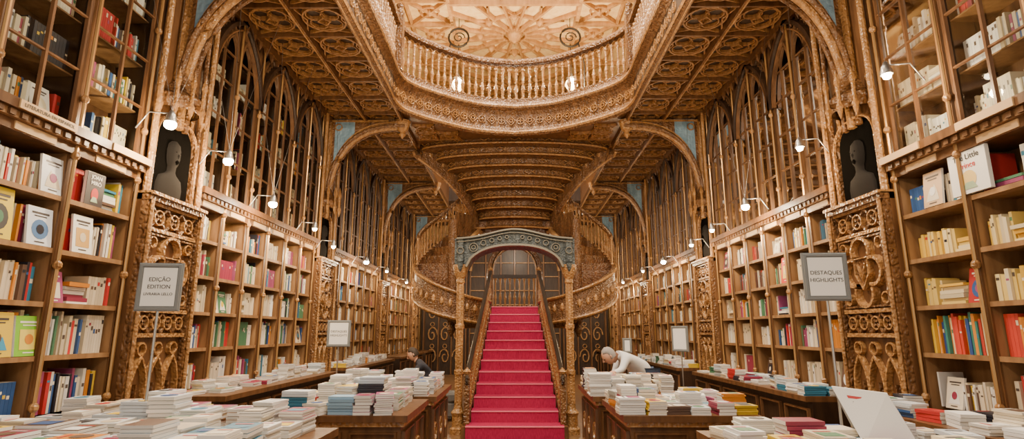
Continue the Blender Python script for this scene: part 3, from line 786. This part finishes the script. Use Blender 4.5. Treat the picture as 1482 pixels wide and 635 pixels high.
for x,y,z,e,bg in ((-3.0,4.49,3.24,30,1),(-3.0,5.48,3.22,36,1),(-3.0,6.6,3.02,36,1),(-3,8.06,2.97,18,0),(-3,8.95,2.84,18,0),(-3,11,2.85,26,1),(-3,12.8,2.85,20,0),(-3,15.2,2.8,24,0),(-3,17.5,2.8,20,0),
                (3.0,6.95,3.06,42,1),(3.0,5.5,3.35,20,0),(3.0,4.1,3.48,24,0),(3,8.2,2.97,18,0),(3,9.2,2.9,18,0),(3,11,2.85,26,1),(3,12.8,2.85,20,0),(3,15.2,2.8,24,0),(3,17.5,2.8,20,0)):
    spot(x,y,z,e,bg)
def lantern(x,y,z):
    root=empty('hanging_lantern'); b=MB()
    b.lathe([(0,.02),(.1,.08),(.5,.17),(.8,.13),(1,.06)],x,y,z-.18,.38,1,8,1)
    b.lathe([(0,.13),(.3,.07),(1,.01)],x,y,z+.20,.18,1,8,0)
    for k in range(8):
        a=2*PI*k/8; b.tube([(x+.03*math.cos(a),y+.03*math.sin(a),z-.2),(x+.175*math.cos(a),y+.175*math.sin(a),z),(x+.07*math.cos(a),y+.07*math.sin(a),z+.2)],.008,4,0)
    b.tube([(x,y,z+.3),(x,y,z+1.15)],.012,6,0)
    s=1 if x>0 else -1
    pts=[(x+.26*math.cos(a),y,z+1.35+.26*math.sin(a)) for a in [2*PI*k/18 for k in range(19)]]
    b.tube(pts,.028,6,0); b.tube([(x+.2*s,y,z+1.2),(x+.35*s,y,z+.6),(x+.3*s,y,6.2)],.02,6,0)
    pts=[(x+(.16-.008*k)*math.cos(k*.55),y,z+1.35+(.16-.008*k)*math.sin(k*.55)) for k in range(16)]
    b.tube(pts,.016,6,0)
    b.tube([(x,y,z+1.6),(x,y,CEIL)],.01,6,0)
    b.build('lantern_frame',[IRON,LANT],root)
    L=bpy.data.lights.new('lantern_bulb','POINT'); L.energy=330; L.color=(1,.74,.44); L.shadow_soft_size=.1
    o=bpy.data.objects.new('lantern_bulb',L); coll.objects.link(o); o.parent=root; o.location=(x,y-.28,z+.1)
lantern(-1.45,13,7.6); lantern(1.45,13,7.6)

# ------------------------------------------------------------------ ottoman and people
def ottoman():
    b=MB(); x,y=-1.32,9.75
    for z0,z1,i in ((.06,.30,.0),(.30,.45,-.02)):
        rs=[]
        for z,ins in ((z0,.02),(z0+.03,0),(z1-.03,0),(z1,.03)):
            ww,dd=.34-ins-i,.26-ins; ring=[]
            for k in range(24):
                a=2*PI*k/24; c,s_=math.cos(a),math.sin(a)
                ring.append((x+ww*abs(c)**.35*(1 if c>0 else -1),y+dd*abs(s_)**.35*(1 if s_>0 else -1),z))
            rs.append(ring)
        b.rings(rs,0,True,True)
    for dx in (-.28,.28):
        for dy in (-.2,.2): b.lathe([(0,.015),(1,.025)],x+dx,y+dy,0,.07,1,8,1)
    b.build('upholstered_bench',[GREYF,W_DARK],None)
ottoman()
SKIN=plain('skin',(.55,.30,.20),.5); HAIR=plain('dark_hair',(.04,.025,.015),.7); HAIRG=plain('grey_hair',(.28,.25,.23),.7)
SHIRTW=plain('white_shirt',(.66,.66,.66),.8); DARKC=plain('dark_clothes',(.03,.03,.04),.85); JEANS=plain('blue_trousers',(.06,.09,.16),.85); EYE=plain('eye_dark',(.02,.02,.02),.3)
def skin_part(name,pts,edges,rad,mat,parent,root_i=0):
    me=bpy.data.meshes.new(name); me.from_pydata(pts,edges,[]); me.materials.append(mat)
    o=bpy.data.objects.new(name,me); coll.objects.link(o); o.parent=parent
    md=o.modifiers.new('Skin','SKIN'); 
    for i,v in enumerate(me.skin_vertices[0].data):
        r=rad[i]; v.radius=(r,r); v.use_root=(i==root_i)
    sb=o.modifiers.new('Sub','SUBSURF'); sb.levels=2; sb.render_levels=2
    md.use_smooth_shade=True
    return o
def person(name,J,top,legs,hair):
    root=empty(name)
    P=[J['pelvis'],J['waist'],J['chest'],J['neck'],J['sL'],J['eL'],J['wL'],J['sR'],J['eR'],J['wR']]
    skin_part('torso_and_sleeves',P,[(0,1),(1,2),(2,3),(2,4),(4,5),(5,6),(2,7),(7,8),(8,9)],[.15,.14,.15,.06,.065,.048,.034,.065,.048,.034],top,root)
    P=[J['pelvis'],J['hL'],J['kL'],J['aL'],J['tL'],J['hR'],J['kR'],J['aR'],J['tR']]
    skin_part('trousers_and_shoes',P,[(0,1),(1,2),(2,3),(3,4),(0,5),(5,6),(6,7),(7,8)],[.15,.09,.062,.045,.04,.09,.062,.045,.04],legs,root)
    h=Vector(J['head']); f=Vector(J['face']).normalized(); up=Vector(J['up']).normalized(); r=f.cross(up).normalized(); up=r.cross(f)
    b=MB(); rs=[]
    for i in range(13):
        t=-1+2*i/12; rr=math.sqrt(max(0,1-t*t)); z=t*.115
        wx=.074*rr*(1-.18*max(0,-t)); wy=.092*rr*(1-.1*max(0,-t))
        rs.append([tuple(h+r*wx*math.cos(2*PI*k/16)+f*wy*math.sin(2*PI*k/16)+up*z) for k in range(16)])
    b.rings(rs,0,True)
    b.tube([tuple(h+f*.088+up*.015),tuple(h+f*.108-up*.02),tuple(h+f*.088-up*.032)],[.006,.014,.009],6,0)
    for e in (-1,1):
        b.tube([tuple(h+r*e*.07-up*.025),tuple(h+r*e*.082),tuple(h+r*e*.074+up*.025)],[.006,.013,.006],6,0)
        b.tube([tuple(h+r*e*.028+f*.078),tuple(h+r*e*.028+f*.09)],.009,6,2)
    b.tube([tuple(h-r*.025+f*.078-up*.055),tuple(h+f*.088-up*.055),tuple(h+r*.025+f*.078-up*.055)],.005,6,2)
    rs=[]
    for i in range(9):
        t=-.35+1.35*i/8; rr=math.sqrt(max(0,1-t*t)); 
        rs.append([tuple(h-f*.012+r*.086*rr*math.cos(2*PI*k/16)+f*(.096 if (math.sin(2*PI*k/16)<0 or t>.45) else .05)*rr*math.sin(2*PI*k/16)+up*(t*.125+.004)) for k in range(16)])
    b.rings(rs,1,True)
    b.tube([J['neck'],tuple(h-up*.08-f*.01)],[.055,.05],10,0)
    b.build('head',[SKIN,HAIR if hair=='d' else HAIRG,EYE],root,True)
    for w,e in (('wL','eL'),('wR','eR')):
        wv=Vector(J[w]); d=(wv-Vector(J[e])).normalized(); sd=d.cross(Vector((0,0,1))).normalized(); nn=sd.cross(d)
        q=MB(); q.tube([tuple(wv-d*.02),tuple(wv+d*.03),tuple(wv+d*.08)],[.026,.036,.034],8,0)
        for k,ln in enumerate((.06,.075,.07,.055)):
            o=wv+d*.07+sd*(-.027+.018*k); q.tube([tuple(o),tuple(o+d*ln*.5-nn*.006),tuple(o+d*ln*.85-nn*.028)],[.010,.009,.007],6,0)
        o=wv+d*.02-sd*.03; q.tube([tuple(o),tuple(o+d*.03-sd*.025),tuple(o+d*.06-sd*.03-nn*.01)],[.012,.010,.008],6,0)
        q.build('hand',[SKIN],root,True)
X,Y=1.62,7.72
person('browsing_customer',dict(pelvis=(X+.18,Y+.05,.86),waist=(X+.08,Y,.98),chest=(X-.12,Y-.06,1.12),neck=(X-.24,Y-.1,1.16),
 sL=(X-.16,Y+.12,1.12),eL=(X-.24,Y+.10,.90),wL=(X-.36,Y-.08,.88),sR=(X-.14,Y-.24,1.12),eR=(X-.22,Y-.32,.96),wR=(X-.34,Y-.40,.93),
 hL=(X+.18,Y+.14,.84),kL=(X+.14,Y+.15,.47),aL=(X+.22,Y+.15,.08),tL=(X+.05,Y+.15,.05),hR=(X+.18,Y-.04,.84),kR=(X+.12,Y-.05,.47),aR=(X+.2,Y-.05,.08),tR=(X+.03,Y-.05,.05),
 head=(X-.36,Y-.13,1.13),face=(-.8,-.25,-.55),up=(-.5,-.1,.8)),SHIRTW,JEANS,'g')
X,Y=-1.52,9.75
person('seated_reader',dict(pelvis=(X+.1,Y+.0,.56),waist=(X+.02,Y-.02,.70),chest=(X-.10,Y-.06,.88),neck=(X-.17,Y-.08,.99),
 sL=(X-.12,Y+.12,.89),eL=(X-.22,Y+.14,.68),wL=(X-.42,Y+.02,.64),sR=(X-.08,Y-.24,.89),eR=(X-.2,Y-.28,.68),wR=(X-.40,Y-.16,.64),
 hL=(X+.06,Y+.1,.55),kL=(X-.36,Y+.12,.52),aL=(X-.38,Y+.12,.08),tL=(X-.52,Y+.13,.04),hR=(X+.06,Y-.12,.55),kR=(X-.36,Y-.14,.52),aR=(X-.36,Y-.14,.08),tR=(X-.50,Y-.15,.04),
 head=(X-.23,Y-.1,1.07),face=(-.8,-.3,-.4),up=(-.35,-.1,.9)),DARKC,DARKC,'d')

# ------------------------------------------------------------------ lights, world, camera
def light(kind,loc,e,col,size,rot=None,sy=None):  # added lamps without fixtures, to fill the room with even ambient light
    L=bpy.data.lights.new('fill_light',kind); L.energy=e; L.color=col
    if kind=='AREA':
        L.size=size
        if sy: L.shape='RECTANGLE'; L.size_y=sy
    else: L.shadow_soft_size=size
    o=bpy.data.objects.new('fill_light',L); coll.objects.link(o); o.location=loc
    if rot: o.rotation_euler=rot
WARM=(1,.83,.62)
light('POINT',(0,5.0,5.4),480,WARM,.12)
light('POINT',(0,1.5,3.9),230,WARM,.25)
light('POINT',(0,8.8,8.7),800,WARM,.2)
light('AREA',(0,5.5,9.4),750,(1,.94,.84),2.5,(0,0,0),7)
light('POINT',(0,14.6,4.2),170,WARM,.15)
light('POINT',(0,18,4.3),140,WARM,.15)
light('POINT',(-1.5,16,2.9),55,WARM,.1); light('POINT',(1.5,16,2.9),55,WARM,.1)
w=bpy.data.worlds.new('World'); scene.world=w; w.use_nodes=True
w.node_tree.nodes['Background'].inputs[0].default_value=(1,.91,.79,1); w.node_tree.nodes['Background'].inputs[1].default_value=1.05
cam=bpy.data.cameras.new('Camera'); cam.sensor_width=36; cam.lens=792/1482*36; cam.clip_start=.05
co=bpy.data.objects.new('Camera',cam); coll.objects.link(co); co.location=(0,0,1.45)
co.rotation_euler=(math.radians(90+11.6),0,math.radians(.28)); scene.camera=co
